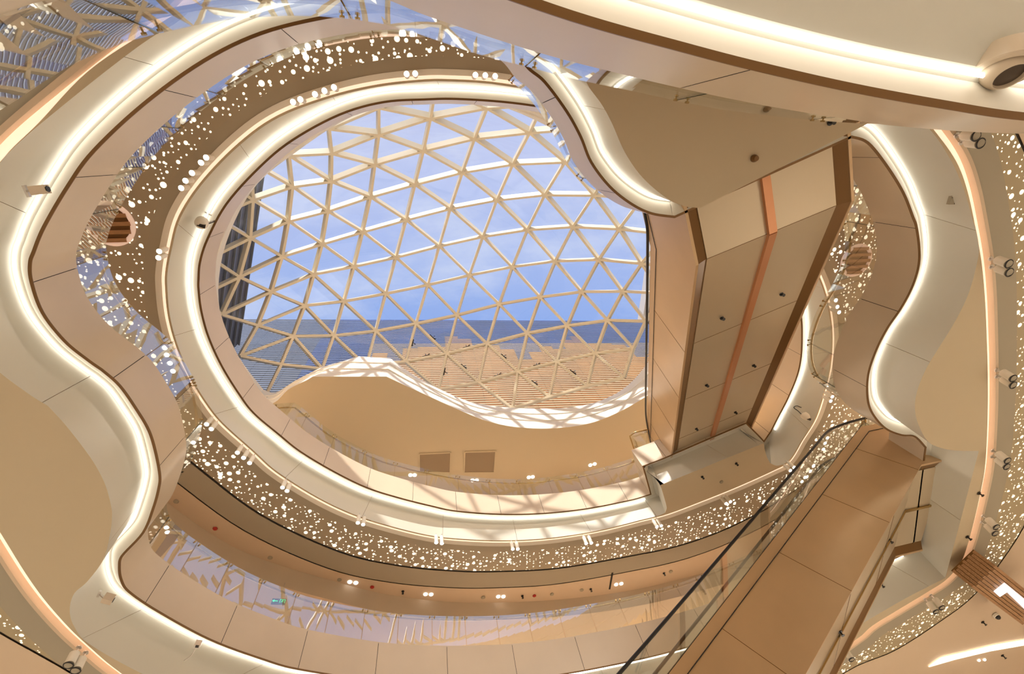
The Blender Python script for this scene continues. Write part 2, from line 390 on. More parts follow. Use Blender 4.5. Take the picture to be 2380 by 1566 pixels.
K3px = [(-80, 1140), (0, 1279.7), (67.7, 1381), (135, 1459), (189.5, 1510), (257, 1566), (400, 1660), (700, 1775), (1060, 1830), (1400, 1795), (1700, 1690), (1880, 1570), (2006, 1483), (2033, 1459),
        (2088, 1425), (2155, 1384.6), (2206, 1351), (2243, 1307), (2260, 1266), (2277, 1205), (2294, 1131), (2304, 1070), (2310, 960), (2311, 858), (2309, 770), (2306, 689), (2299, 604.6),
        (2286, 525), (2267, 433), (2240, 359), (2189, 285), (2110, 190), (1900, 60), (1600, -60), (1300, -150), (1000, -170), (700, -130), (520, -70), (440, -25), (389, 20), (338, 50), (270, 98),
        (135, 205), (0, 321), (-80, 420), (-150, 560), (-170, 700), (-155, 930)]
K3 = spline([XY(x, y, B3H) for x, y in K3px], True, 6)
sk3 = 1 if area2(K3) > 0 else -1
K3in = offset(K3, -.16, True, sk3); K3out = offset(K3, .07, True, sk3)
tag(flat('ceiling', K3in, [clean(B3)], B3H, M_TAN), kind='structure')
def cove(name, A, za, B, zb, label):  # cove surface glows by itself in place of hidden strips lighting it
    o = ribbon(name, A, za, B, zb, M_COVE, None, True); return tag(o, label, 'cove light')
ribk = cove('cove_wash', K3in, B3H-.0, K3, B3H+.10, 'pinkish glowing cove ring around the lower gallery ceiling')
mbk = ribbon('trim_4', K3, B3H+.10, K3, B3H-.03, M_CEIL, None, True); mbk['kind'] = 'structure'
o = ribbon('trim_5', K3, B3H-.03, K3out, B3H-.03, M_CEIL, None, True); o['kind'] = 'structure'
K3m = offset(K3, .55, True, sk3)
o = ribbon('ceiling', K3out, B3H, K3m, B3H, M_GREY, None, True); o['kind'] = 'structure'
D3px = [(-500, 900), (-330, 1200), (-120, 1390), (0, 1467), (135, 1543), (300, 1640), (600, 1790), (1060, 1900), (1500, 1860), (1800, 1680), (1966, 1560), (2080, 1510), (2189, 1440), (2260, 1385), (2324, 1307), (2380, 1220), (2450, 1080),
        (2500, 900), (2500, 700), (2450, 500), (2380, 355), (2340, 285), (2150, 120), (1800, -50), (1300, -260), (900, -300), (500, -230), (200, -60), (-100, 150), (-330, 400), (-500, 650)]
D3 = spline([XY(x, y, B3H) for x, y in D3px], True, 5)
tag(flat('ceiling', D3, [clean(K3m)], B3H, M_PERF3), kind='structure')
D3o = offset(D3, .05, True, 1 if area2(D3) > 0 else -1); E3 = offset(D3, .75, True, 1 if area2(D3) > 0 else -1)
o = ribbon('trim_6', D3, B3H+.02, D3o, B3H+.02, M_DARK, None, True); o['kind'] = 'structure'
o = ribbon('ceiling', D3o, B3H, E3, B3H, M_CEIL, None, True); o['kind'] = 'structure'
tag(flat('ceiling', BOX, [clean(E3, .1)], B3H+.12, M_CEIL), kind='structure')
tag(flat('ceiling', BOX, [clean(offset(C3, .02, True, side3))], T3-.01, M_CEIL), kind='structure')   # gallery floor slab

# ---- level 2 (first gallery): underside 3.4, floor 4.4
H2, T2 = 3.4, 4.4
c2 = [(-420, 420, 4.4), (-200, 170, 4.4), (0, 44, 4.4), (29, 34, 4.4), (115, 7, 4.4), (300, -48, 4.4), (520, -80, 4.4), (740, -55, 4.4), (902, 0, 4.4), (993, 37, 4.4), (1328, 49, 3.4), (1590, 122, 3.4), (1769.5, 167.5, 3.4),
      (1979, 214, 3.4), (2189, 252, 3.4), (2380, 280, 3.4), (2700, 300, 3.4), (3100, 290, 3.4)]
C2 = spline([XY(*p) for p in c2], False, 8)
B2 = offset(C2, 7.0, False, -1)
s2 = -1 if (C2[60].y > B2[60].y) else 1
B2 = [p+Vector((q.x*0.35, -6.0)) for p, q in zip(offset(C2, .31, False, s2), C2)]
r2_, L2a, L2b = ring_edge('trim_1', C2, B2, H2, T2, H2-.05, s2, False, 3.6, tw=.058)
led('light_strip', offset(C2, .30, False, s2), H2+.13, 'thick white light strip across the nearest soffit at top right', None, r=.02)
o = ribbon('ceiling', C2, T2-.01, B2, T2-.01, M_CEIL); o['kind'] = 'structure'

# ---- level 4 (top gallery): underside 13, floor 14, lower band edge 12.3
H4, T4, B4H = 13.0, 14.0, 12.3
R4 = [(1252, 250, 1210, 205), (1162, 238.6, 1130, 194), (1061, 232.5, 1050, 189.5), (993, 233.5, 985, 190), (891.5, 240, 880, 201.5), (790, 269, 770, 227), (681, 328, 650, 272), (604, 391.6, 560, 335), (528, 476, 474, 423),
      (484, 557.6, 420, 505), (467, 610, 399, 580), (463.6, 650, 389.5, 632), (463.6, 672, 389, 670), (470, 723, 395, 733), (487, 784, 412, 799), (518, 851.6, 442, 871), (558, 916, 482, 937), (592, 960, 520, 984),
      (650.6, 1009.6, 590, 1047), (701, 1049.6, 645, 1096), (779, 1096, 735, 1153), (853, 1132, 818, 1193), (925, 1155, 897, 1219), (1000, 1174, 985, 1241), (1061, 1186.6, 1055, 1250.5), (1162, 1194, 1165, 1255.5),
      (1264, 1192, 1275, 1250), (1365, 1181, 1388, 1233), (1467, 1161, 1490, 1208), (1505, 1150, 1532, 1197.5), (1511, 1148, 1546, 1191), (1508, 1136, 1549.5, 1178), (1493, 1083, 1535, 1127), (1543, 1064, 1600, 1101),
      (1640, 1022, 1690, 1064), (1735, 982, 1775, 1030), (1765, 1012, 1781, 1058), (1776, 1024, 1790, 1076), (1784, 1012, 1808, 1082), (1792, 1000, 1834, 1069), (1805, 974, 1863, 1023), (1830, 926, 1895, 970), (1851, 875, 1917, 900), (1860, 835, 1928, 850),
      (1862.6, 791, 1932, 795), (1861, 740, 1929, 745), (1850, 690, 1918, 689), (1825, 620, 1895, 630), (1770, 520, 1830, 510), (1640, 400, 1690, 370), (1450, 300, 1470, 262), (1340, 268, 1320, 222)]
C4, B4 = rows(R4, H4, B4H, 6, True, (30, 32, 33, 34, 35, 37))
s4 = 1 if area2(C4) > 0 else -1
r4, L4a, L4b = ring_edge('trim_3', C4, B4, H4, T4, B4H, s4, gap=1.6, tw=.05)
l4 = offset(C4, .30, True, s4)
led('light_strip', l4, H4+.14, 'white light strip ringing the top gallery under the skylight, left and upper part', None, 0, 24*SB, .028)
led('light_strip', l4, H4+.14, 'white light strip of the top gallery below the sunlit fascia with lattice shadows', None, 24*SB-1, 29*SB, .028)
led('light_strip', l4, H4+.14, 'white light strip of the top gallery right of the upper escalator', None, 39*SB, 51*SB, .028)
K4px = [(r[2], r[3]) for i, r in enumerate(R4) if not 29 <= i <= 39]
i0 = [i for i, p in enumerate(K4px) if p == (1490, 1208)][0]
K4px = K4px[:i0+1]+[(1552, 1192), (1632, 1162), (1716, 1128), (1800, 1090), (1834, 1070)]+K4px[i0+1:]
K4i = offset(spline([XY(x, y, B4H) for x, y in K4px], True, 6), .05, True, s4)
K4a = offset(K4i, .08, True, s4); K4b = offset(K4i, .20, True, s4); K4m = offset(K4i, .46, True, s4)
tag(flat('ceiling', K4i, [clean(B4)], B4H, M_TAN), kind='structure')
cove('cove_wash', K4i, B4H, K4a, B4H+.03, 'pinkish glowing cove ring around the top gallery band')
o = ribbon('trim_7', K4a, B4H+.03, K4b, B4H-.02, M_LIP, None, True); o['kind'] = 'structure'
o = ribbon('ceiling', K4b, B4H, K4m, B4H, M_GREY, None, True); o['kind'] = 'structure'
D4px = [(443, 1070), (609, 1195), (790, 1280), (925, 1312), (1061, 1325), (1162, 1326), (1298, 1318.6), (1467, 1290), (1590, 1263), (1715, 1215), (1844, 1141), (1960, 1040), (2050, 900), (2100, 720), (2070, 530), (1950, 350),
        (1750, 170), (1450, 40), (1150, -10), (900, -20), (600, 10), (330, 130), (190, 320), (130, 520), (140, 720), (220, 880), (330, 985)]
D4 = spline([XY(x, y, B4H) for x, y in D4px], True, 6); d4s = 1 if area2(D4) > 0 else -1
tag(flat('ceiling', D4, [clean(K4m)], B4H, M_PERF4), kind='structure')
D4o = offset(D4, .07, True, d4s); E4 = offset(D4, .80, True, d4s); E4o = offset(D4, .84, True, d4s)
o = ribbon('trim_8', D4, B4H+.02, D4o, B4H+.02, M_DARK, None, True); o['kind'] = 'structure'
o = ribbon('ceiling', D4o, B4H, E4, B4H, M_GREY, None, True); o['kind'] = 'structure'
o = ribbon('trim_9', E4, B4H+.02, E4o, B4H+.02, M_DARK, None, True); o['kind'] = 'structure'
tag(flat('ceiling', BOX, [clean(E4o, .05)], B4H, M_CEIL), kind='structure')
tag(flat('ceiling', BOX, [clean(offset(C4, .02, True, s4))], T4-.01, M_CEIL), kind='structure')
# shopfront bulkhead hanging below the ceiling on the far side
bk = spline([XY(x, y, B4H) for x, y in ((330, 1110), (416, 1188), (575, 1286), (800, 1357), (925, 1385), (1084, 1400), (1300, 1393), (1500, 1365), (1700, 1310), (1850, 1240))], False, 6)
bk2 = offset(bk, .18, False, 1 if bk[30].y < offset(bk, 1, False, 1)[30].y else -1)
o = ribbon('trim_10', bk, B4H, bk2, B4H-.55, M_FASCIA); o['kind'] = 'structure'
bk3 = [p+Vector((0, 3.0)) for p in bk2]
o = ribbon('ceiling', bk2, B4H-.55, bk3, B4H-.55, M_CEIL); o['kind'] = 'structure'

# ---- roof: ceiling 17.8, curb up to 19.6
HR, HC = 17.8, 19.6
RR = [((898, 875), (908, 833)), ((942, 895.6), (950, 863.5)), ((993, 919), (989, 887)), ((1061, 950), (1045, 915)), ((1128, 977), (1103, 936)), ((1196, 992), (1180, 946.5)), ((1281, 995.5), (1256, 949)), ((1365, 985), (1320, 946.5)),
      ((1433, 960), (1384, 935)), ((1499, 923), (1448, 904)), ((1550, 885), (1499, 851)), ((1600, 780), (1545, 765)), ((1610, 650), (1550, 640)), ((1570, 530), (1515, 530)), ((1480, 400), (1430, 410)), ((1360, 300), (1320, 320)),
      ((1200, 232), (1180, 252)), ((1080, 212), (1070, 230)), ((990, 205), (990, 225)), ((880, 225), (890, 244)), ((770, 268), (792, 284)), ((650, 345), (690, 352)), ((550, 440), (600, 425)), ((485, 540), (545, 515)), ((455, 650), (512, 620)), ((462, 750), (512, 728)),
      ((505, 860), (553, 826)), ((570, 950), (612, 905)), ((635, 937), (640, 912)), ((670, 905), (690, 882)), ((712, 884), (750, 852)), ((727, 875), (834, 828))]
RC = spline([XY(*a, HR) for a, b in RR], True, 4, (0, 31, 30, 27)); RB = spline([XY(*b, HC) for a, b in RR], True, 4, (0, 31, 30, 27))
sr = 1 if area2(RC) > 0 else -1
r5 = empty('trim_11', (0, 0, EYE+HR), kind='structure')
ribbon('curb', RC, HR, RB, HC, M_WHITE, r5, True)
for q, t in (('curb_rib', .35), ('curb_rib', .68)):
    L_ = [a.lerp(b, t) for a, b in zip(RC, RB)]; z = HR+(HC-HR)*t
    Li = offset(L_, -.05, True, sr)
    ribbon(q, L_, z, Li, z+.01, M_WHITE, r5, True); ribbon(q, Li, z+.01, L_, z+.06, M_WHITE, r5, True)
tag(flat('ceiling', BOX, [clean(RC, .05)], HR, M_TAN), kind='structure')
RBo = offset(RB, 6.0, True, sr)
tag(flat('ceiling', [Vector((p.x, p.y)) for p in BOX], [clean(offset(RB, .3, True, sr), .05)], HC+.02, M_WHITE, None), kind='structure')


# ================================================================ skylight
def dome(x, y): return 19.9+5.2*(1-((x-0.3)/10.8)**2-((y-5.0)/8.0)**2)
def dnorm(x, y): return Vector((2*5.2*(x-0.3)/10.8**2, 2*5.2*(y-5.0)/8.0**2, 1)).normalized()
def on_dome(px, py):
    h = 21.0
    for _ in range(80):
        p = P(px, py, h); h = 0.6*h+0.4*dome(p.x, p.y)
    p = P(px, py, h); return Vector((p.x, p.y, h+EYE))
NODE = {0: [(0, 1132, 253), (1, 1103, 324), (2, 1075, 402), (3, 1047, 486), (4, 1021.5, 573), (5, 994.7, 662), (6, 967, 751), (7, 943.5, 838.5)],
 1: [(0, 1262, 245), (1, 1231, 310), (2, 1192, 383), (3, 1155, 466), (4, 1122, 551), (5, 1090.5, 640), (6, 1062, 731), (7, 1038, 820), (8, 1019, 903)],
 2: [(1, 1355, 300), (2, 1313, 378), (3, 1266, 454), (4, 1225, 535), (5, 1189.6, 621), (6, 1159.5, 706), (7, 1132, 797), (8, 1112, 886.5)],
 3: [(2, 1428, 382), (3, 1380, 455), (4, 1331, 528), (5, 1289, 607.6), (6, 1254, 690), (7, 1224.6, 773), (8, 1203, 862), (9, 1190, 947)],
 4: [(3, 1492, 462), (4, 1438, 533), (5, 1390, 604), (6, 1350, 678), (7, 1317, 756), (8, 1293.6, 839), (9, 1276, 921)],
 5: [(4, 1546, 545), (5, 1489.5, 613), (6, 1445.5, 677.6), (7, 1410, 743.5), (8, 1382, 820), (9, 1364, 895.5)],
 6: [(5, 1590, 625), (6, 1540, 682), (7, 1499, 746), (8, 1470, 808.6), (9, 1449, 876)],
 -1: [(-1, 1013, 205), (0, 1001, 277), (1, 984.5, 352), (2, 965, 430), (3, 944.6, 512), (4, 921, 599), (5, 897.6, 682), (6, 874, 768), (7, 852, 850)],
 -2: [(-1, 881, 252), (0, 881, 315), (1, 872, 384), (2, 862, 459), (3, 844, 540), (4, 824, 620), (5, 800.5, 700), (6, 777, 779), (7, 750, 856)],
 -3: [(-1, 766, 301), (0, 772, 358), (1, 771, 423), (2, 763, 492), (3, 750, 568), (4, 731, 638), (5, 710, 710), (6, 683, 780.5), (7, 655, 846), (8, 622, 912)],
 -4: [(0, 673, 363), (1, 681, 435), (2, 672, 515), (3, 657, 597), (4, 632, 678), (5, 600.5, 756), (6, 560, 826.5)],
 -5: [(0, 585, 380), (1, 589, 466), (2, 583, 554), (3, 558, 644), (4, 517.5, 731)],
 -6: [(0, 500, 400), (1, 500, 505), (2, 490, 600), (3, 462, 690)]}
ND = {(v, q): on_dome(x, y) for v, l in NODE.items() for q, x, y in l}
sky_root = empty('skylight', (0.3, 5.0, HC+EYE), 'domed triangular lattice skylight of cream steel ribs and clear glass', 'skylight')
def rib(keys):
    mb = MB()
    for a, b in zip(keys, keys[1:]):
        pa, pb = ND[a], ND[b]; na, nb = dnorm(pa.x, pa.y), dnorm(pb.x, pb.y); n = (na+nb).normalized()
        d = (pb-pa).normalized(); x = d.cross(n).normalized()*.082
        vs = [pa-x*.7, pa+x*.7, pa+x+na*.30, pa-x+na*.30, pb-x*.7, pb+x*.7, pb+x+nb*.30, pb-x+nb*.30]
        mb.add(vs, [(0, 1, 2, 3), (4, 7, 6, 5), (0, 4, 5, 1), (1, 5, 6, 2), (2, 6, 7, 3), (3, 7, 4, 0)])
    mb.build('rib', M_FRAME, sky_root)
for dv, dq in ((1, 0), (0, 1), (1, 1)):
    for k in list(ND):
        if (k[0]-dv, k[1]-dq) in ND: continue
        ch = [k]
        while (ch[-1][0]+dv, ch[-1][1]+dq) in ND: ch.append((ch[-1][0]+dv, ch[-1][1]+dq))
        if len(ch) > 1: rib(ch)
mbn = MB()
cnt = 0; rest = MB()
tris = []
for (v, q) in ND:
    for tri in (((v, q), (v+1, q), (v+1, q+1)), ((v, q), (v, q+1), (v+1, q+1))):
        if all(t in ND for t in tri): tris.append(tri)
tris.sort(key=lambda t: abs(sum(a[0] for a in t)/3-0.5)+abs(sum(a[1] for a in t)/3-4))
for tri in tris:
    ps = [ND[t]+dnorm(ND[t].x, ND[t].y)*.31 for t in tri]; c = sum(ps, Vector())/3
    ps = [c+(p-c)*.985 for p in ps]; up = Vector((0, 0, .02))
    (mb := MB() if cnt < 98 else rest).prism(ps, up)
    if cnt < 98: mb.build('glass_pane', M_GLASSN, sky_root)
    cnt += 1
if rest.v: tag(rest.build('glass_pane', M_GLASSN, sky_root), kind='stuff')
for a, b in (((0, 6), (0, 7)), ((0, 6), (1, 7)), ((1, 7), (1, 8)), ((1, 7), (2, 8)), ((2, 7), (3, 8)), ((3, 8), (4, 9)), ((4, 8), (5, 9)), ((0, 7), (1, 7)), ((1, 7), (2, 7)), ((2, 8), (3, 8)), ((3, 8), (4, 8))):
    if a in ND and b in ND:
        p = (ND[a]+ND[b])/2; d = (ND[b]-ND[a]).normalized(); n = dnorm(p.x, p.y); s = d.cross(n).normalized()
        mb = MB(); mb.bar(p+s*.10+n*.15-d*.2, p+s*.10+n*.15+d*.2, .05, .06, n); mb.bar(p+s*.10+n*.1, p+s*.26+n*.34, .03, .03, n); mb.bar(p+s*.13+n*.1+d*.1, p+s*.13-n*.04+d*.2, .025, .025, n)
        mb.build('window_opener', M_BLACK, sky_root)

# ================================================================ buildings outside, above the roof
YF = 15.5
def on_y(px, py, Y):
    w = XY(px, py, 1.0); h = Y/w.y; return Vector((w.x*h, Y, h+EYE))
tl = on_y(480, 731, YF); tr = on_y(1500, 744, YF)
ztop = 44.9+EYE; xl, xr = -26.0, 26.0
fb = empty('louvred_building', (0, YF, 19.8), 'tall building beyond the skylight with white louvres over orange and sky-tinted blue panels', 'building')
mb = MB(); mb.box((0, YF+1.9, (ztop+18)/2), (xr-xl, 0, 0), (0, 3.2, 0), (0, 0, ztop-18)); mb.build('wall', mat('facade_core', (0.25, 0.2, 0.18), 0.8), fb)
mo, mbl, mgr = MB(), MB(), MB()
xsplit = on_y(865, 800, YF).x; hmid = on_y(1200, 790, YF).z
x = xl
while x < xr:
    z = 18.0
    while z < ztop:
        lim = hmid+1.8*math.sin(x*.55+1.0)+1.1*math.sin(x*1.7)+random.uniform(-.25, .25)
        t = mo if (z < lim and x > xsplit+random.uniform(-.6, .6)) else (mbl if x > xsplit-5 else mgr)
        t.box((x+.59, YF+.27, z+.16), (1.18, 0, 0), (0, .04, 0), (0, 0, .32)); z += .32
    x += 1.2
def facade_mat(name, c, rough, nz):
    return mat(name, c, rough, 0, .5, nz, .35)
mo.build('terracotta_panel', facade_mat('terracotta', (0.27, 0.10, 0.016), .6, .35), fb)
mbl.build('sky_tint_panel', facade_mat('sky_reflection_blue', (0.012, 0.032, 0.13), .3, .4), fb)  # blue of the reflected sky put into the panel colour
mgr.build('grey_panel', facade_mat('grey_plum', (0.025, 0.027, 0.042), .4, .3), fb)
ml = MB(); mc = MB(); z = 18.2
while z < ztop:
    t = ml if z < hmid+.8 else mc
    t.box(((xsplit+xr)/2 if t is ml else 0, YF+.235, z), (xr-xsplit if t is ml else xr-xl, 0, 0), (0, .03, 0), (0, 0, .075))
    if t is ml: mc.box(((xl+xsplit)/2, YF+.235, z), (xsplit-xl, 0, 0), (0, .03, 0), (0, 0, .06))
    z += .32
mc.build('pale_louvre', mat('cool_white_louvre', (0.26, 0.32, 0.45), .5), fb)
fb.rotation_euler = (0, 0, math.radians(3.6))
ml.build('louvre', mat('white_louvre', (0.66, 0.54, 0.34), .5), fb)
gb = empty('glazed_annex', (-7, 13.6, 20.6), 'pale blue glazed annex in front of the louvred building at lower left', 'building')
a = on_y(600, 880, 13.6); b = on_y(860, 905, 13.6)
mb = MB(); mb.box((-9.5, 13.9, 21.5), (13.0, 0, 0), (0, .8, 0), (0, 0, max(3, a.z-20+1.5))); mb.build('glass_wall', mat('pale_blue_glazing', (0.13, 0.18, 0.27), .15, .2), gb)
zt = 21.5+max(3, a.z-20+1.5)/2
mb = MB()
for k in range(4): mb.box((-9.5, 13.46, zt-.1-k*.75), (13.0, 0, 0), (0, .1, 0), (0, 0, .10))
for k in range(8): mb.box((-15.6+k*1.75, 13.44, zt-1.2), (.06, 0, 0), (0, .08, 0), (0, 0, 2.3))
mb.build('mullion', mat('white_louvre', (0.66, 0.54, 0.34), .5), gb)
lb = empty('side_building', (-14, 3, 21), 'grey building beyond the left end of the skylight', 'building')
e1 = P(612, 420, 33); e2 = P(566, 735, 33); dd = (e2-e1); dd.z = 0; dd.normalize(); e1 = e1-dd*6; e2 = e2+dd*2
nn = Vector((dd.y, -dd.x, 0)); nn = nn if nn.x < 0 else -nn
mb = MB(); mb.prism([e1, e2, e2-Vector((0, 0, 13)), e1-Vector((0, 0, 13))], nn*5); mb.build('wall', mat('grey_facade', (0.14, 0.13, 0.12), .6, 0, .5, .2, .4), lb)
mb = MB()
for k in range(12):
    q = Vector((0, 0, -.4-k*1.05)); mb.bar(e1-nn*.08+q, e2-nn*.08+q, .12, .08, (0, 0, 1))
mb.build('cladding_rail', mat('grey_rail', (0.25, 0.24, 0.22), .5), lb)
f1, f2 = P(1508, 560, 38), P(1482, 742, 38)
rb = empty('white_tower_fin', f2, 'white vertical edge of a tower beside the escalator at the right of the skylight', 'building')
dd = (f2-f1).normalized(); nn = Vector((-dd.y, dd.x, 0)); nn = nn if nn.x > 0 else -nn
mb = MB(); mb.prism([f1, f2, f2+nn*.45, f1+nn*.45], (0, 0, -1.0)); mb.build('fin', M_LIP, rb)
mb = MB(); mb.prism([f1+nn*.45, f2+nn*.45, f2+nn*5, f1+nn*5], (0, 0, -20)); mb.build('wall', mat('grey_facade', (0.36, 0.33, 0.31), .6), rb)

# ================================================================ escalators
def escalator(name, label, az, prof, p_in, p_out, side_h, rail_h, a_start_rail, opaque, strip, rail_prof=None, sw=.17, sm=None):
    """prof: underside polyline (along, h); p_in/p_out: the two perp positions, near side first"""
    u = Vector((math.cos(math.radians(az)), math.sin(math.radians(az)), 0)); n = Vector((-u.y, u.x, 0)); Z = Vector((0, 0, 1))
    def Q(a, p, h): return u*a+n*p+Z*(h+EYE)
    root = empty(name, Q(prof[0][0], (p_in+p_out)/2, prof[0][1]), label, 'escalator')
    sg = 1 if p_out > p_in else -1
    def side(p, thick, m, nm, up):
        mb = MB()
        poly = [Q(a, p, h) for a, h in prof]+[Q(a, p, h+up) for a, h in prof[::-1]]
        mb.prism(poly, n*thick); return mb.build(nm, m, root)
    side(p_in, sg*.06, M_SIDE, 'side_cladding', side_h[0]); side(p_out-sg*.06, sg*.06, M_SIDE, 'side_cladding', side_h[0])
    for p in (p_in-sg*.012, p_out+sg*.002):
        mb = MB(); pts = [Q(a, p, h+side_h[0]) for a, h in prof]
        for q, w in zip(pts, pts[1:]): mb.bar(q, w, .012, .012, Z)
        mb.build('joint_line', M_DARK, root)
    # upper cladding
    for p, th in ((p_in+sg*.01, sg*.05), (p_out-sg*.06, sg*.05)):
        mb = MB(); poly = [Q(a, p, h+side_h[0]+.02) for a, h in prof]+[Q(a, p, h+side_h[1]) for a, h in prof[::-1]]
        mb.prism(poly, n*th); mb.build('upper_cladding', M_SIDE, root)
    # panel joints square to the slope
    a = prof[1][0]+.6; sl = (prof[2][1]-prof[1][1])/(prof[2][0]-prof[1][0])
    while a < prof[2][0]-.2:
        h = prof[1][1]+(a-prof[1][0])*sl; up = side_h[0]; c = up/(1+sl*sl)
        da, dh = -sl*c, c
        if a+da > prof[1][0]:
            mb = MB(); mb.bar(Q(a, p_in-sg*.001, h), Q(a+da, p_in-sg*.001, h+dh), .008, .008, n); mb.build('panel_joint', M_TRIM, root)
        a += 2.1
    # underside
    mb = MB(); d = .10
    top = [(a, h+d) for a, h in prof]
    mb.prism([Q(a, p_in+sg*.30, h) for a, h in top]+[Q(a, p_in+sg*.30, h+.06) for a, h in top[::-1]], n*(p_out-p_in-sg*.6)); mb.build('underside_panel', M_UNDER, root)
    for p in (p_in+sg*.02, p_out-sg*.02):
        q = p+sg*.28 if p == p_in+sg*.02 else p-sg*.28
        mb = MB()
        for i in range(len(prof)-1):
            (a0, h0), (a1, h1) = prof[i], prof[i+1]
            mb.add([Q(a0, p, h0), Q(a1, p, h1), Q(a1, q, h1+d+.02), Q(a0, q, h0+d+.02), Q(a0, p, h0+.03), Q(a1, p, h1+.03), Q(a1, q, h1+d+.05), Q(a0, q, h0+d+.05)],
                   [(0, 1, 2, 3), (4, 7, 6, 5), (0, 4, 5, 1), (2, 6, 7, 3), (0, 3, 7, 4), (1, 5, 6, 2)])
        mb.build('bronze_edge', M_TRIM, root)
    mb = MB(); pc = strip
    for i in range(len(prof)-1):
        (a0, h0), (a1, h1) = prof[i], prof[i+1]
        mb.bar(Q(a0, pc, h0+d-.03), Q(a1, pc, h1+d-.03), sw, .08 if sw > .1 else .03, Z)
    mb.build('center_strip', sm or M_COPPER, root)
    # joints across the underside
    a = prof[1][0]
    while a < prof[2][0]:
        h = prof[1][1]+(a-prof[1][0])*sl; mb = MB(); mb.bar(Q(a, p_in+sg*.3, h+d-.002), Q(a, p_out-sg*.3, h+d-.002), .008, .008, Z); mb.build('underside_joint', M_TRIM, root); a += 2.6
    # steps, two flights
    tread = side_h[0]-.45
    for k, (pa, pb) in enumerate(((p_in+sg*.25, strip-sg*.22), (strip+sg*.22, p_out-sg*.25))):
        mb = MB(); a = prof[1][0]
        while a < prof[2][0]:
            h = prof[1][1]+(a-prof[1][0])*sl+tread; mb.box(Q(a+.2, (pa+pb)/2, h+.12), u*.4, n*abs(pb-pa), Z*.23); a += .4
        mb.build('step_band', M_STEEL, root)
    # balustrade and handrails
    rp = rail_prof or [(a, h+rail_h) for a, h in prof]
    rs = spline([Vector(q) for q in rp], False, 8, ())
    for p in (p_in+sg*.10 if not opaque else p_in-sg*.01, strip-sg*.3, strip+sg*.3, p_out-sg*.1):
        mb = MB(); mb.tube([Q(q.x, p, q.y) for q in rs], .035, 8); mb.build('handrail', M_BLACK, root, True)
        if not opaque or p != p_in-sg*.01:
            mb = MB(); lo = [(a, h+side_h[1]-.02) for a, h in prof]
            mb.prism([Q(a, p, h) for a, h in lo]+[Q(q.x, p, q.y-.02) for q in rs[::-1]], n*.012); mb.build('glass_balustrade', M_GLASS, root)
            mb = MB(); pts = [Q(a, p-sg*.03, h+side_h[1]+.01) for a, h in prof]
            for q, w in zip(pts, pts[1:]): mb.bar(q, w, .05, .03, Z)
            mb.build('skirt_profile', M_BLACK if not opaque else M_STEEL, root)
    return root, Q, n, u
esc2, Q2, n2, u2 = escalator('escalator', 'upper double escalator with copper strip underneath, crossing the right edge of the skylight', 69.5,
    [(1.2, 8.2), (3.64, 8.2), (13.4, 13.6), (13.7, 13.6)], -3.95, -7.32, (1.70, 2.04), 2.06, 0, True, -5.62, [(1.2, 10.05), (2.84, 10.05), (3.6, 10.33), (10.95, 14.42), (12.1, 14.95), (13.3, 15.25), (13.7, 15.25)])
esc1, Q1, n1, u1 = escalator('escalator', 'lower double escalator at lower right with wide tan side cladding and glass balustrade', -6.5,
    [(-1.5, 2.63), (1.9, 2.63), (11.14, 8.1), (12.0, 8.1)], 8.79, 12.05, (1.56, 1.83), 2.38, 0, False, 10.42, [(-1.5, 4.75), (0.9, 4.78), (1.8, 5.13), (9.6, 9.75), (10.4, 10.18), (11.4, 10.35), (12.4, 10.35)], .07, M_BRASS)
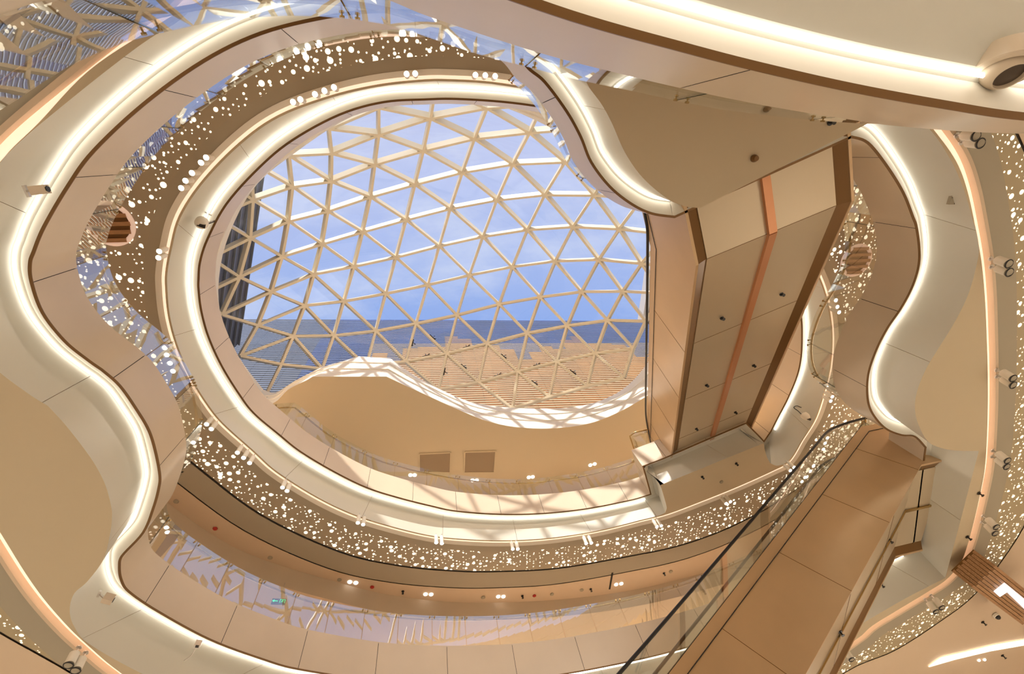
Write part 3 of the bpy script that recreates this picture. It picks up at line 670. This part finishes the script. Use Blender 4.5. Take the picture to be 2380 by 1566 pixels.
# slab edge wall where the lower escalator lands, and copper end strip of the cove
# ================================================================ glass balustrades
def along(poly, closed=False):
    pts = list(poly)+([poly[0]] if closed else [])
    cum = [0]
    for a, b in zip(pts, pts[1:]): cum.append(cum[-1]+(b-a).length)
    def f(s):
        s = max(0, min(cum[-1]-1e-6, s)); lo, hi = 0, len(cum)-1
        while hi-lo > 1:
            m = (lo+hi)//2
            if cum[m] <= s: lo = m
            else: hi = m
        t = (s-cum[lo])/max(1e-9, cum[lo+1]-cum[lo]); d = (pts[lo+1]-pts[lo])
        return pts[lo].lerp(pts[lo+1], t), d.normalized()
    return f, cum[-1]
def balustrade(label, line, side, T, plen, hgt=1.0, sub=4, rail=.95, clamp=True, gm=None):
    f, L = along(line); n = max(1, round(L/plen)); w = L/n
    c, _ = f(L/2)
    root = empty('glass_balustrade', (c.x, c.y, T+EYE), label, 'balustrade')
    for k in range(n):
        mb = MB(); s0, s1 = k*w+.008, (k+1)*w-.008; V = []
        for j in range(sub+1):
            p, d = f(s0+(s1-s0)*j/sub); q = Vector((d.y, -d.x))*side*.012
            V.append((p, p+q))
        vs = []
        for p, q in V: vs += [(p.x, p.y, T+EYE-.05), (p.x, p.y, T+EYE+hgt), (q.x, q.y, T+EYE+hgt), (q.x, q.y, T+EYE-.05)]
        fs = []
        for j in range(sub): b = j*4; fs += [(b, b+4, b+5, b+1), (b+1, b+5, b+6, b+2), (b+2, b+6, b+7, b+3)]
        mb.add(vs, fs); g = mb.build('glass_panel', gm or M_GLASS, root)
        for j in (0, sub):
            p, q = V[j]; me_ = MB(); me_.add([(p.x, p.y, T+EYE-.05), (p.x, p.y, T+EYE+hgt), (q.x, q.y, T+EYE+hgt), (q.x, q.y, T+EYE-.05)], [(0, 1, 2, 3)]); me_.build('green_edge', M_GEDGE, g)
    pts = []
    m = max(8, int(L/.25))
    for j in range(m+1):
        p, d = f(L*j/m); q = p+Vector((d.y, -d.x))*side*.09; pts.append((q.x, q.y, T+EYE+rail))
    mb = MB(); mb.tube(pts, .027, 8); mb.build('handrail', M_BRASS, root, True)
    if clamp:
        for k in range(n+1):
            mb = MB()
            for ds in (-.07, .07):
                p, d = f(k*w+ds); o = Vector((d.y, -d.x))*side
                a = Vector((p.x, p.y, T+EYE+rail))
                mb.lathe(a-Vector((o.x, o.y, 0))*.03, (o.x, o.y, 0), [(.024, 0), (.024, .018), (.009, .02), (.009, .12)], 10)
            q0, d0 = f(k*w); o0 = Vector((d0.y, -d0.x, 0))*side; a0 = Vector((q0.x, q0.y, T+EYE+rail))+o0*.085; mb.bar(a0-Vector((d0.x, d0.y, 0))*.08, a0+Vector((d0.x, d0.y, 0))*.08, .018, .018, (0, 0, 1))
            mb.build('clamp', M_BRASS, root)
    return root
lo3 = offset(C3, .10, True, side3)
balustrade('glass balustrade on the wavy gallery edge at left, reflecting the sky', lo3[3*SB:21*SB], side3, T3, 1.0)
balustrade('glass balustrade above the bottom lilac fascia, mirroring the dome ribs', lo3[21*SB:44*SB], side3, T3, 1.0)
balustrade('glass balustrade on the S-shaped gallery edge at right', lo3[i_b*SB+2:i_c*SB-8], side3, T3, 1.1)
balustrade('glass balustrade along the tongue platform beside the skylight', lo3[i_d*SB+3:]+lo3[:2], side3, T3, 1.3)
lo4 = offset(C4, .25, True, s4)
g4 = spline([XY(x, y, 15.15) for x, y in ((640, 938), (688.5, 935), (762, 996), (819, 1030), (884, 1060), (940, 1077), (1000, 1091), (1060, 1102), (1120, 1110), (1176, 1113), (1237, 1112), (1298, 1105), (1352, 1097), (1420, 1080), (1470, 1064))], False, 6, (1,))
tst = offset(g4, 1, False, 1); sg4 = 1 if tst[50].y > g4[50].y else -1
balustrade('clear glass balustrade with brass rail above the sunlit top fascia', g4, sg4, T4, 1.25, 1.15, 4, 1.0, True, M_GLASSC)
balustrade('glass balustrade of the top gallery right of the upper escalator', lo4[36*SB+2:48*SB], s4, T4, 1.3, 1.0, 4, .95, True, M_GLASSC)
# small return balustrade at the corner box beside the upper escalator
ret = [XY(1478, 1040, 14.9), XY(1468, 1010, 14.9), XY(1503, 1003, 14.9)]
balustrade('short glass balustrade return beside the top end of the upper escalator', ret, 1, T4+.1, .9, .95, 4, .8, True, M_GLASSC)
g2 = [(-330, 520), (-150, 350), (17, 250), (140, 168), (200, 138), (281, 103), (399, 73), (490, 54), (587, 42), (680, 38), (790, 43), (920, 64), (1115, 129), (1202, 150), (1331, 184), (1458, 210), (1590, 239), (1688, 257), (1905, 281), (2054, 289), (2160, 291)]
G2 = spline([XY(x, y, 5.5) for x, y in g2], False, 6)
balustrade('near glass balustrade sweeping across the top of the picture, mirroring the skylight', G2, s2, T2-.02, 1.72, 1.1, 6)

# ================================================================ small fixtures
NZ = Vector((0, 0, -1))
def spot(px, py, hface, label, group, r=.06, L=.30, tilt=(0, 0), lit=True):
    c = P(px, py, hface); ax = Vector((tilt[0], tilt[1], -1)).normalized()
    root = empty('ceiling_spotlight', c, label, 'spotlight', group)
    mb = MB(); mb.lathe(c, -ax, [(r*.92, .01), (r, 0), (r, L), (r*.6, L+.01)], 16); mb.build('housing', M_LIP, root, 'auto')
    mb = MB(); mb.lathe(c, -ax, [(r*.84, -.004), (r*.84, .02)], 16); mb.build('lens', M_LAMP if lit else M_GREY, root)
    if not lit:
        mb = MB(); mb.tube([c+Vector((math.cos(a)*r*.95, math.sin(a)*r*.95, -.01)) for a in (2*math.pi*k/20 for k in range(20))], .012, 6, True); mb.build('rim', M_BLACK, root, True)
        t = c-ax*(L*.6); m2 = c-ax*L
        mb = MB(); mb.bar(m2, m2+Vector((0, 0, .12)), .03, .03, (1, 0, 0)); mb.lathe(m2+Vector((0, 0, .12)), (0, 0, 1), [(.05, 0), (.05, .02)], 12); mb.build('bracket', M_STEEL, root)
    else:
        t = c-ax*L
        mb = MB(); mb.lathe(t, (0, 0, 1), [(.012, 0), (.012, max(.02, B4H-hface-L)), ], 8); mb.build('stem', M_STEEL, root)
    return root
clusters = [
 ('lowest two of the upper left dotted ring row', [(681, 237), (698, 231)]),
 ('upper three of the upper left dotted ring row', [(732, 219), (754, 211), (776, 203)]),
 ('pair at the top of the dotted ring', [(945, 172), (965, 171)]),
 ('row of three at the top right end of the dotted ring', [(1105, 174), (1128, 175), (1151, 177)]),
 ('starry row of five on the left dotted ring', [(479, 366), (467, 378), (446, 402), (431, 420), (421, 437)]),
 ('starry pair at the far left of the dotted ring', [(370, 584), (368, 599)]),
 ('four behind the left glass balustrade', [(383, 808), (387.5, 824.6), (395, 844), (402, 862.5)]),
 ('pair beside the pink cove at lower left', [(480, 986), (491, 997)]),
 ('three on the lower left dotted ring', [(551.6, 1052), (566, 1064), (580, 1076)]),
 ('leftmost pair on the lower dotted ring', [(656.5, 1133), (667, 1141)]),
 ('second pair along the lower dotted ring', [(831.6, 1215), (844, 1219)]),
 ('third pair along the lower dotted ring', [(1014, 1261), (1027, 1263)]),
 ('pair at the lowest point of the dotted ring', [(1192, 1276), (1203.5, 1276)]),
 ('pair just right of the lowest point of the ring', [(1362.6, 1263), (1374.5, 1262)]),
 ('pair below the corner of the white band', [(1527, 1224), (1537, 1222)]),
 ('pair below the glowing straight cove', [(1687.6, 1170), (1697.8, 1166)]),
 ('pair beside the lower escalator handrail', [(1837, 1093.5), (1845.7, 1086)]),
 ('pair seen through the lower escalator glass', [(1871, 1109), (1864, 1119)]),
 ('three above the lower escalator handrail bend', [(1923.5, 1017.5), (1917.7, 1030), (1914, 1044)]),
 ('starry pair left of the S-shaped fascia', [(1934.7, 922), (1931, 932)]),
 ('three behind the right glass balustrade', [(1943, 697.7), (1946.5, 713), (1950.6, 725.8)])]
ORD = ['first', 'second', 'third', 'fourth', 'fifth']
for desc, pts in clusters:
    pts = sorted(pts)
    for i, (x, y) in enumerate(pts):
        spot(x, y, B4H-.42, f'lit spotlight, {desc}, {ORD[i]} one', 'lit cylinder spotlights on the dotted ring')
tw = [('top right behind the near fascia', [(2267.6, 316), (2278, 333)]), ('right edge, middle of picture', [(2344, 613), (2345, 632.7)]), ('right edge, beside the S-curve foot', [(2354, 879), (2354, 894.6)]),
      ('right edge beside the escalator landing', [(2341, 1070), (2339, 1084)]), ('right edge above the wooden sign box', [(2315, 1224.5), (2312, 1239)]), ('lower right dotted soffit', [(2188.5, 1411.6), (2174.6, 1421)]),
      ('bottom left dotted soffit', [(160, 1544.6), (176.6, 1557)])]
for desc, pts in tw:
    for i, (x, y) in enumerate(pts):
        spot(x, y, B3H-.40, f'unlit spotlight with black rim, {desc}, {"upper" if i == 0 else "lower"} one', 'unlit twin spotlights on the gallery soffit', .085, .24, (-.25, .1) if x > 1000 else (.25, -.1), False)
spot(1979, 1532, B3H-.40, 'unlit white spotlight half hidden by the lower escalator underside', None, .085, .24, (-.2, 0), False)

def disc(name, px, py, h, r, m, label, cat, group=None, depth=.03):
    c = P(px, py, h); mb = MB(); mb.lathe(c, (0, 0, 1), [(r*.7, -depth), (r, -depth*.4), (r, 0)], 16)
    return tag(mb.build(name, m, None, 'auto', loc=c), label, cat, group)
dl = [('behind the bottom left glass', [(566, 1314), (579, 1319.6)]), ('above the bottom glass, leftmost pair', [(813, 1352), (827, 1354)]), ('above the bottom glass, second pair', [(989, 1380.5), (1002, 1381)]),
      ('above the bottom glass, third pair', [(1158, 1386), (1170, 1386)]), ('above the bottom glass, pair right of the black slot', [(1432, 1358), (1444, 1356)])]
for desc, pts in dl:
    for i, (x, y) in enumerate(pts): disc('downlight', x, y, B4H-.005, .075, M_DOWN, f'small round white downlight {desc}, {"left" if i == 0 else "right"} one', 'downlight', 'downlights in the far gallery ceiling')
for desc, pts in (('left of the brown grilles', [(954, 1103.7), (963.6, 1103.7)]), ('right below the brown grilles', [(1098, 1116), (1108, 1116)]), ('near the middle of the top glass', [(1229, 1109), (1238, 1108)]), ('near the corner box', [(1372, 1080.7), (1382, 1078)])):
    for i, (x, y) in enumerate(pts): disc('downlight', x, y, HR-.005, .09, M_DOWN, f'round downlight in the top ceiling {desc}, {"left" if i == 0 else "right"} one', 'downlight', 'downlights in the top ceiling')
for i, (x, y, d) in enumerate(((500, 1228, 'at the left'), (865, 1364, 'below the dotted ring at centre left'), (1242, 1384, 'at centre right'))):
    disc('fire_detector', x, y, B4H-.005, .07, M_RED, f'small red fire detector on the far gallery ceiling {d}', 'detector', 'red detectors')
for x, y, d in ((409.5, 1165, 'at the far left'), (628, 1295.6, 'left of the bottom glass'), (789, 1347, 'above the first blue glass'), (1123, 1388, 'left of the third downlight pair'), (1283, 1380.5, 'right of the red detector'), (1352, 1371, 'left of the black slot'), (1559, 1328, 'near the handrail, right one')):
    disc('smoke_detector', x, y, B4H-.005, .075, M_GREY, f'grey smoke detector on the far gallery ceiling {d}', 'detector', 'grey smoke detectors')
def sprinkler(x, y, h, d, host=None):
    c = P(x, y, h)
    if host:
        mb = MB(); mb.lathe(c, (0, 0, -1), [(.05, 0), (.05, .012), (.018, .016), (.018, .07), (.04, .08), (.04, .088)], 10); mb.build('sprinkler', M_BLACK, host); return
    root = empty('sprinkler', c, f'small dark sprinkler head {d}', 'sprinkler', 'sprinkler heads')
    mb = MB(); mb.lathe(c, (0, 0, -1), [(.05, 0), (.05, .012), (.018, .016), (.018, .07)], 10); mb.build('stem', M_BLACK, root)
    mb = MB(); mb.lathe(c+Vector((0, 0, -.09)), (0, 0, -1), [(.04, 0), (.04, .008)], 10); mb.bar(c+Vector((.03, 0, -.05)), c+Vector((-.03, 0, -.09)), .012, .012, (0, 1, 0)); mb.build('deflector', M_BLACK, root)
for x, y, h, d in ((936.5, 1374, B4H, 'on the far ceiling left of the middle'), (1214, 1384.6, B4H, 'on the far ceiling beside the red detector'), (1373, 1369, B4H, 'on the far ceiling left of the black slot'), (1543, 1332, B4H, 'on the far ceiling near the escalator rail'),
                   (1632, 1108, B4H, 'on the landing soffit, left one'), (1711, 1077, B4H, 'on the landing soffit, right one'), (2275, 1146, B3H, 'beside the right glowing cove, upper one'), (2248, 1247.5, B3H, 'beside the right glowing cove, lower one'),
                   (1928.6, 285, B3H, 'on the tongue platform near the glass edge'), (2284, 1445.5, B3H+.12, 'on the lower right ceiling'), (2330, 1523, B3H+.12, 'below the light arc at lower right')): sprinkler(x, y, h-.01, d)
disc('smoke_detector', 1676.7, 1119.5, B4H-.005, .07, M_GREY, 'pale smoke detector on the landing soffit below the upper escalator', 'detector')
def esc_h(px, py, az, a0, h0, s):
    w = XY(px, py, 1.0); u = Vector((math.cos(math.radians(az)), math.sin(math.radians(az)))); return (h0-s*a0)/(1-s*w.dot(u))
for x, y, d in ((1816, 683.5, 'right of the copper strip, uppermost'), (1677.5, 739, 'left of the copper strip, uppermost'), (1751, 849, 'right of the copper strip, middle'), (1642, 894.6, 'left of the copper strip, middle'), (1708.6, 957.6, 'right of the copper strip, lowest'), (1618, 996, 'left of the copper strip, lowest')):
    sprinkler(x, y, esc_h(x, y, 69.5, 3.64, 8.29, .5533), d, esc2)
for x, y, d in ((2067, 1255, 'highest'), (2048, 1358, 'middle'), (1952, 1468, 'lowest')):
    sprinkler(x, y, esc_h(x, y, -6.5, 11.14, 8.19, .5926), d, esc1)
disc('smoke_detector', 1751.6, 368, B3H-.005, .06, M_TRIM, 'round brown detector on the tan tongue platform soffit', 'detector', None, .08)
# dome camera lower right
def dome_camera(px, py, h, r, label):
    c = P(px, py, h); root = empty('dome_camera', c, label, 'security camera')
    mb = MB(); mb.lathe(c, (0, 0, -1), [(r*1.2, 0), (r*1.2, r*.7), (r*1.05, r*.9)], 18); mb.build('housing', M_LIP, root, 'auto')
    mb = MB(); mb.lathe(c+Vector((0, 0, -r*.9)), (0, 0, -1), [(r*math.cos(a), r*math.sin(a)) for a in (k*math.pi/16 for k in range(8))], 18); mb.build('dome', M_BLACK, root, True)
dome_camera(2312.6, 1428.6, B3H+.1, .075, 'white dome camera on the tan ceiling at lower right')
# two brown return-air grilles in the top ceiling
for i, q in enumerate((((974.5, 1055), (1047.5, 1051.5), (1046, 1098), (975, 1096.5)), ((1080.5, 1050.5), (1152, 1048.5), (1148.5, 1097.5), (1078.5, 1098)))):
    pts = [P(x, y, HR-.02) for x, y in q]; c = sum(pts, Vector())/4
    root = empty('air_grille', c, f'brown rectangular air grille in the top ceiling, {"left" if i == 0 else "right"} of the two', 'grille', 'brown air grilles')
    mb = MB(); mb.prism(pts, (0, 0, .015)); mb.build('panel', mat('brown_grille', (0.30, 0.22, 0.14), .7), root)
    mb = MB()
    for a, b in zip(pts, pts[1:]+pts[:1]): mb.bar(a, b, .05, .04, (0, 0, 1))
    mb.build('frame', M_TAN, root)
# black linear slot
a, b = P(1423.5, 1331, B4H-.01), P(1416.7, 1369, B4H-.01)
mb = MB(); mb.bar(a, b, .06, .02, (0, 0, 1)); tag(mb.build('linear_slot', M_DARK, None, loc=a), 'thin dark linear slot in the far gallery ceiling', 'slot')
# air nozzle on the nearest soffit
c = P(2338, 163, H2+.08); root = empty('air_nozzle', c, 'large white ball air nozzle in a round flange on the nearest soffit', 'air nozzle')
vv = ray(2335, 160).normalized(); wd = ray(2335, 161)-ray(2335, 160); wd = (wd-vv*wd.dot(vv)).normalized()
axf = (-vv*.52+wd*.854).normalized()
mb = MB(); mb.lathe(c, axf, [(.20, -.16), (.235, -.012), (.235, .004), (.222, .012), (.165, .006), (.160, -.03)], 48); mb.build('flange', M_FASCIA, root, 'auto')
axn = (axf+Vector((0, 0, -.5))).normalized()
R_ = .155; prof = [(R_*math.cos(a), R_*math.sin(a)-.03) for a in (math.radians(q) for q in range(-10, 48, 5))]
mb = MB(); mb.lathe(c, axn, prof+[(prof[-1][0]-.008, prof[-1][1]), (prof[-1][0]-.02, prof[-1][1]-.10)], 40); mb.build('ball', M_FASCIA, root, 'auto')
mb = MB(); mb.lathe(c, axn, [(prof[-1][0]-.010, prof[-1][1]-.03), (.01, prof[-1][1]-.03)], 32); mb.build('core', mat('nozzle_dark', (0.16, 0.12, 0.09), .6), root)
# boxes on the pale bands
def band_box(px, py, h, size, yaw, label, name='wall_speaker'):
    c = P(px, py, h); root = empty(name, c, label, name.replace('_', ' '))
    x = Vector((math.cos(yaw), math.sin(yaw), 0)); y = Vector((-x.y, x.x, 0)); z = Vector((0, 0, 1))
    mb = MB(); mb.box(c, x*size[0], y*size[1], z*size[2]); mb.build('body', M_FASCIA, root)
    mb = MB(); mb.lathe(c+x*size[0]*.5, x, [(size[1]*.36, -.01), (size[1]*.36, .012)], 6); mb.build('black_window', M_BLACK, root)
    mb = MB(); mb.bar(c-x*size[0]*.5, c-x*(size[0]*.5+.10)+z*.05, .03, .03, z); mb.bar(c-x*(size[0]*.5+.10)-y*.08+z*.05, c-x*(size[0]*.5+.10)+y*.08+z*.05, .04, .04, z); mb.build('bracket', M_STEEL, root)
    return root
band_box(92, 441, 7.75, (.20, .12, .10), -.1, 'small beige wall fixture with dark window on the left pale band')
band_box(252, 1391, 7.6, (.17, .12, .14), .6, 'small beige wall fixture with black window at the lower left pale band')
c = P(2219, 459, 7.75); root = empty('wall_speaker', c, 'square grey panel on the right pale band beside the glowing cove', 'speaker')
ds = (P(2232, 459, 7.75)-c).normalized()
mb = MB(); mb.box(c, (.22, 0, 0), (0, .25, 0), (0, 0, .06)); mb.build('panel', M_GREY, root)
mb = MB(); mb.bar(c+Vector((-.11, 0, -.032)), c+Vector((.11, 0, -.032)), .008, .004, (0, 0, 1)); mb.bar(c+Vector((0, -.12, -.032)), c+Vector((0, .12, -.032)), .008, .004, (0, 0, 1)); mb.build('seam', M_DARK, root)
mb = MB(); mb.box(c+Vector((.0, 0, .06)), (.1, 0, 0), (0, .1, 0), (0, 0, .12)); mb.build('mount', M_STEEL, root)
# cameras on the light band of the top gallery
def ptz(px, py, h, label, cable, arm=None, r=.13):
    c = P(px, py, h); root = empty('security_camera', c, label, 'security camera')
    ax = Vector((0.2, 0.3, -1)).normalized()
    mb = MB(); mb.lathe(c, ax, [(r*.5, -r*1.1), (r, -r*.8), (r*1.05, 0), (r*.95, r*.25)]+[(r*.9*math.cos(a), r*.25+r*.75*math.sin(a)) for a in (k*math.pi/14 for k in range(1, 6))], 24); mb.build('housing', M_LIP, root, 'auto')
    mb = MB(); mb.box(c+ax*r*.75+Vector((r*.1, 0, 0)), (r*1.2, r*.5, 0), (-r*.2, r*.5, 0), ax*r*.55); mb.build('lens_block', M_BLACK, root)
    mb = MB(); mb.tube(spline([P(x, y, z) for x, y, z in cable], False, 6), .014, 6); mb.build('cable', M_BLACK, root, True)
    if arm: mb = MB(); mb.tube([P(x, y, z) for x, y, z in arm], .022, 6); mb.build('arm', M_STEEL, root)
ptz(468, 519, 12.62, 'round white security camera on a hooked arm beside the upper left light strip', [(482, 520, 12.8), (495, 516, 12.95), (508, 508, 13.2), (500, 500, 13.2)], [(482, 520, 12.8), (490, 515, 12.9), (509, 509, 13.2), (469, 489, 13.1)], .14)
ptz(1873, 968, 12.4, 'white security camera with looping black cable on the right end of the sunlit band', [(1862, 962, 12.5), (1855, 955, 12.5), (1845, 947, 12.6), (1852, 943, 12.65), (1862, 947, 12.65)], [(1845, 947, 12.7), (1863, 946, 12.7)], .13)
c = P(460, 1497, 7.8); root = empty('security_camera', c, 'small grey camera on a thin bent arm on the pale band at bottom left', 'security camera')
mb = MB(); mb.box(c, (.11, .05, 0), (-.04, .09, 0), (0, .0, .13)); mb.build('body', M_STEEL, root)
mb = MB(); mb.box(c+Vector((.02, -.03, -.07)), (.06, .02, 0), (-.02, .05, 0), (0, 0, .02)); mb.build('lens', M_BLACK, root)
mb = MB(); mb.tube(spline([c, P(452, 1512, 7.75), P(444, 1524, 7.7), P(432, 1532, 7.65), P(428, 1535, 7.7)], False, 6), .013, 6); mb.build('arm', M_STEEL, root, True)
# green exit sign hanging behind the bottom left glass
c = P(648, 1398, 11.2); root = empty('exit_sign', c, 'small green exit sign with arrow and running figure behind the bottom left glass', 'exit sign')
X = Vector((1, .28, 0)).normalized(); Zv = Vector((0, 0, 1)); Nn = Vector((X.y, -X.x, 0))
mb = MB(); mb.box(c, X*.40, Nn*.05, Zv*.17); mb.build('box', M_BLACK, root)
MG = mat('green_glow', (0, .5, .2), .5, emit=(.05, 1, .45), estr=1.2)
s = c+Nn*.03
mb = MB(); mb.box(s-X*.09, X*.12, Nn*.004, Zv*.022)
mb.prism([s-X*.19, s-X*.13+Zv*.045, s-X*.13-Zv*.045], Nn*.004); mb.build('arrow', MG, root)
mb = MB()
for q, w, hh in ((.10, .15, .012), ): mb.box(s+X*q+Zv*.055, X*w, Nn*.004, Zv*hh)
for q in (.03, .17): mb.box(s+X*q, X*.012, Nn*.004, Zv*.12)
mb.lathe(s+X*.105+Zv*.035, Nn, [(.012, 0), (.012, .004)], 10)
mb.bar(s+X*.10+Zv*.02, s+X*.09-Zv*.015, .004, .022, Nn); mb.bar(s+X*.09-Zv*.01, s+X*.125-Zv*.055, .004, .012, Nn); mb.bar(s+X*.09-Zv*.01, s+X*.06-Zv*.05, .004, .012, Nn); mb.bar(s+X*.07+Zv*.01, s+X*.135-Zv*.0, .004, .010, Nn)
mb.build('running_figure', MG, root)
mb = MB(); mb.bar(c+Zv*.08, c+Zv*(B4H-11.2), .012, .012, X); mb.build('rod', M_STEEL, root)

# wooden slatted sign box at lower right
def wooden_sign():
    h = 6.7
    A = P(2262, 1368, h); Bp = P(2318, 1316, h); D = P(2440, 1500, h)
    uu = (D-A); uu.z = 0; uu.normalize(); vv = (Bp-A); vv.z = 0; wd = vv.length; vv.normalize()
    root = empty('wooden_sign_box', A, 'slatted wooden sign box with a white illuminated corner letter at lower right', 'sign')
    mb = MB(); n = 9
    for k in range(n):
        o = A+vv*(wd*(k+.5)/n)
        dz = .0 if k % 2 else .035
        mb.box(o+uu*1.6+Vector((0, 0, .25+dz)), uu*3.2, vv*(wd/n*.86), Vector((0, 0, .5)))
    mb.build('slats', M_WOOD, root)
    mb = MB(); mb.box(A+uu*1.62+vv*wd/2+Vector((0, 0, .36)), uu*3.2, vv*(wd*.98), Vector((0, 0, .42))); mb.build('core', M_TRIM, root)
    pts = [P(x, y, h-.03) for x, y in ((2312, 1376), (2337, 1356), (2420, 1424), (2420, 1452), (2341, 1376), (2324, 1387))]
    mb = MB(); mb.prism(pts, (0, 0, .03)); mb.build('letter', mat('white_sign_glow', (1, 1, 1), .5, emit=(.93, .95, 1), estr=1.3), root)
wooden_sign()
# light arc on the lower right ceiling
arc = [P(x, y, B3H+.10) for x, y in ((2157, 1549), (2220, 1531), (2300, 1512), (2380, 1498), (2460, 1488))]
arc2 = [P(x, y, B3H+.10) for x, y in ((2187, 1528), (2240, 1516), (2310, 1499), (2380, 1487), (2460, 1478))]
mb = MB(); n = len(arc); mb.add(arc+arc2+[p+Vector((0, 0, -.02)) for p in arc+arc2], [(i, i+1, i+1+n, i+n) for i in range(n-1)]+[(i+2*n, i+1+2*n, i+1+3*n, i+3*n) for i in range(n-1)])
tag(mb.build('light_strip', mat('arc_glow', (1, 1, 1), .5, emit=(1, .9, .72), estr=1.6), None, loc=arc[0]), 'slim curved light strip on the tan ceiling at lower right corner', 'light strip')
for i, (x, y) in enumerate(((2275, 1534), (2288, 1532.5))): disc('downlight', x, y, B3H+.11, .045, M_DOWN, f'tiny downlight below the light arc at lower right, {"left" if i == 0 else "right"} one', 'downlight', 'lower right downlights')
# round wood slatted recesses with pink rim, left and right on the dotted ring
def recess(px, py, r, label, squash=1.0):
    c = P(px, py, B4H-.07); root = empty('slatted_recess', c, label, 'ceiling recess')
    mb = MB(); mb.tube([c+Vector((math.cos(a)*r, math.sin(a)*r, 0)) for a in (2*math.pi*k/40 for k in range(40))], .055, 8, True); mb.build('glowing_rim', mat('rim_glow', (.9, .7, .6), .5, emit=(1, .7, .55), estr=.3), root, True)
    mb = MB(); n = int(2*r/.16)
    for k in range(n):
        y = -r+(k+.5)*2*r/n; w = math.sqrt(max(.01, r*r-y*y)); mb.box(c+Vector((0, y, -.02)), (2*w*.96, 0, 0), (0, .09, 0), (0, 0, .10))
    mb.build('slats', M_WOOD, root)
    mb = MB(); mb.lathe(c+Vector((0, 0, -.0)), (0, 0, 1), [(r*.98, 0), (r*.98, .02)], 40); mb.build('back', M_TRIM, root)
recess(256, 520, .46, 'round wooden slatted ceiling recess with pink rim behind the left glass')
recess(1990, 605, .46, 'round wooden slatted ceiling recess with pink rim behind the right glass')
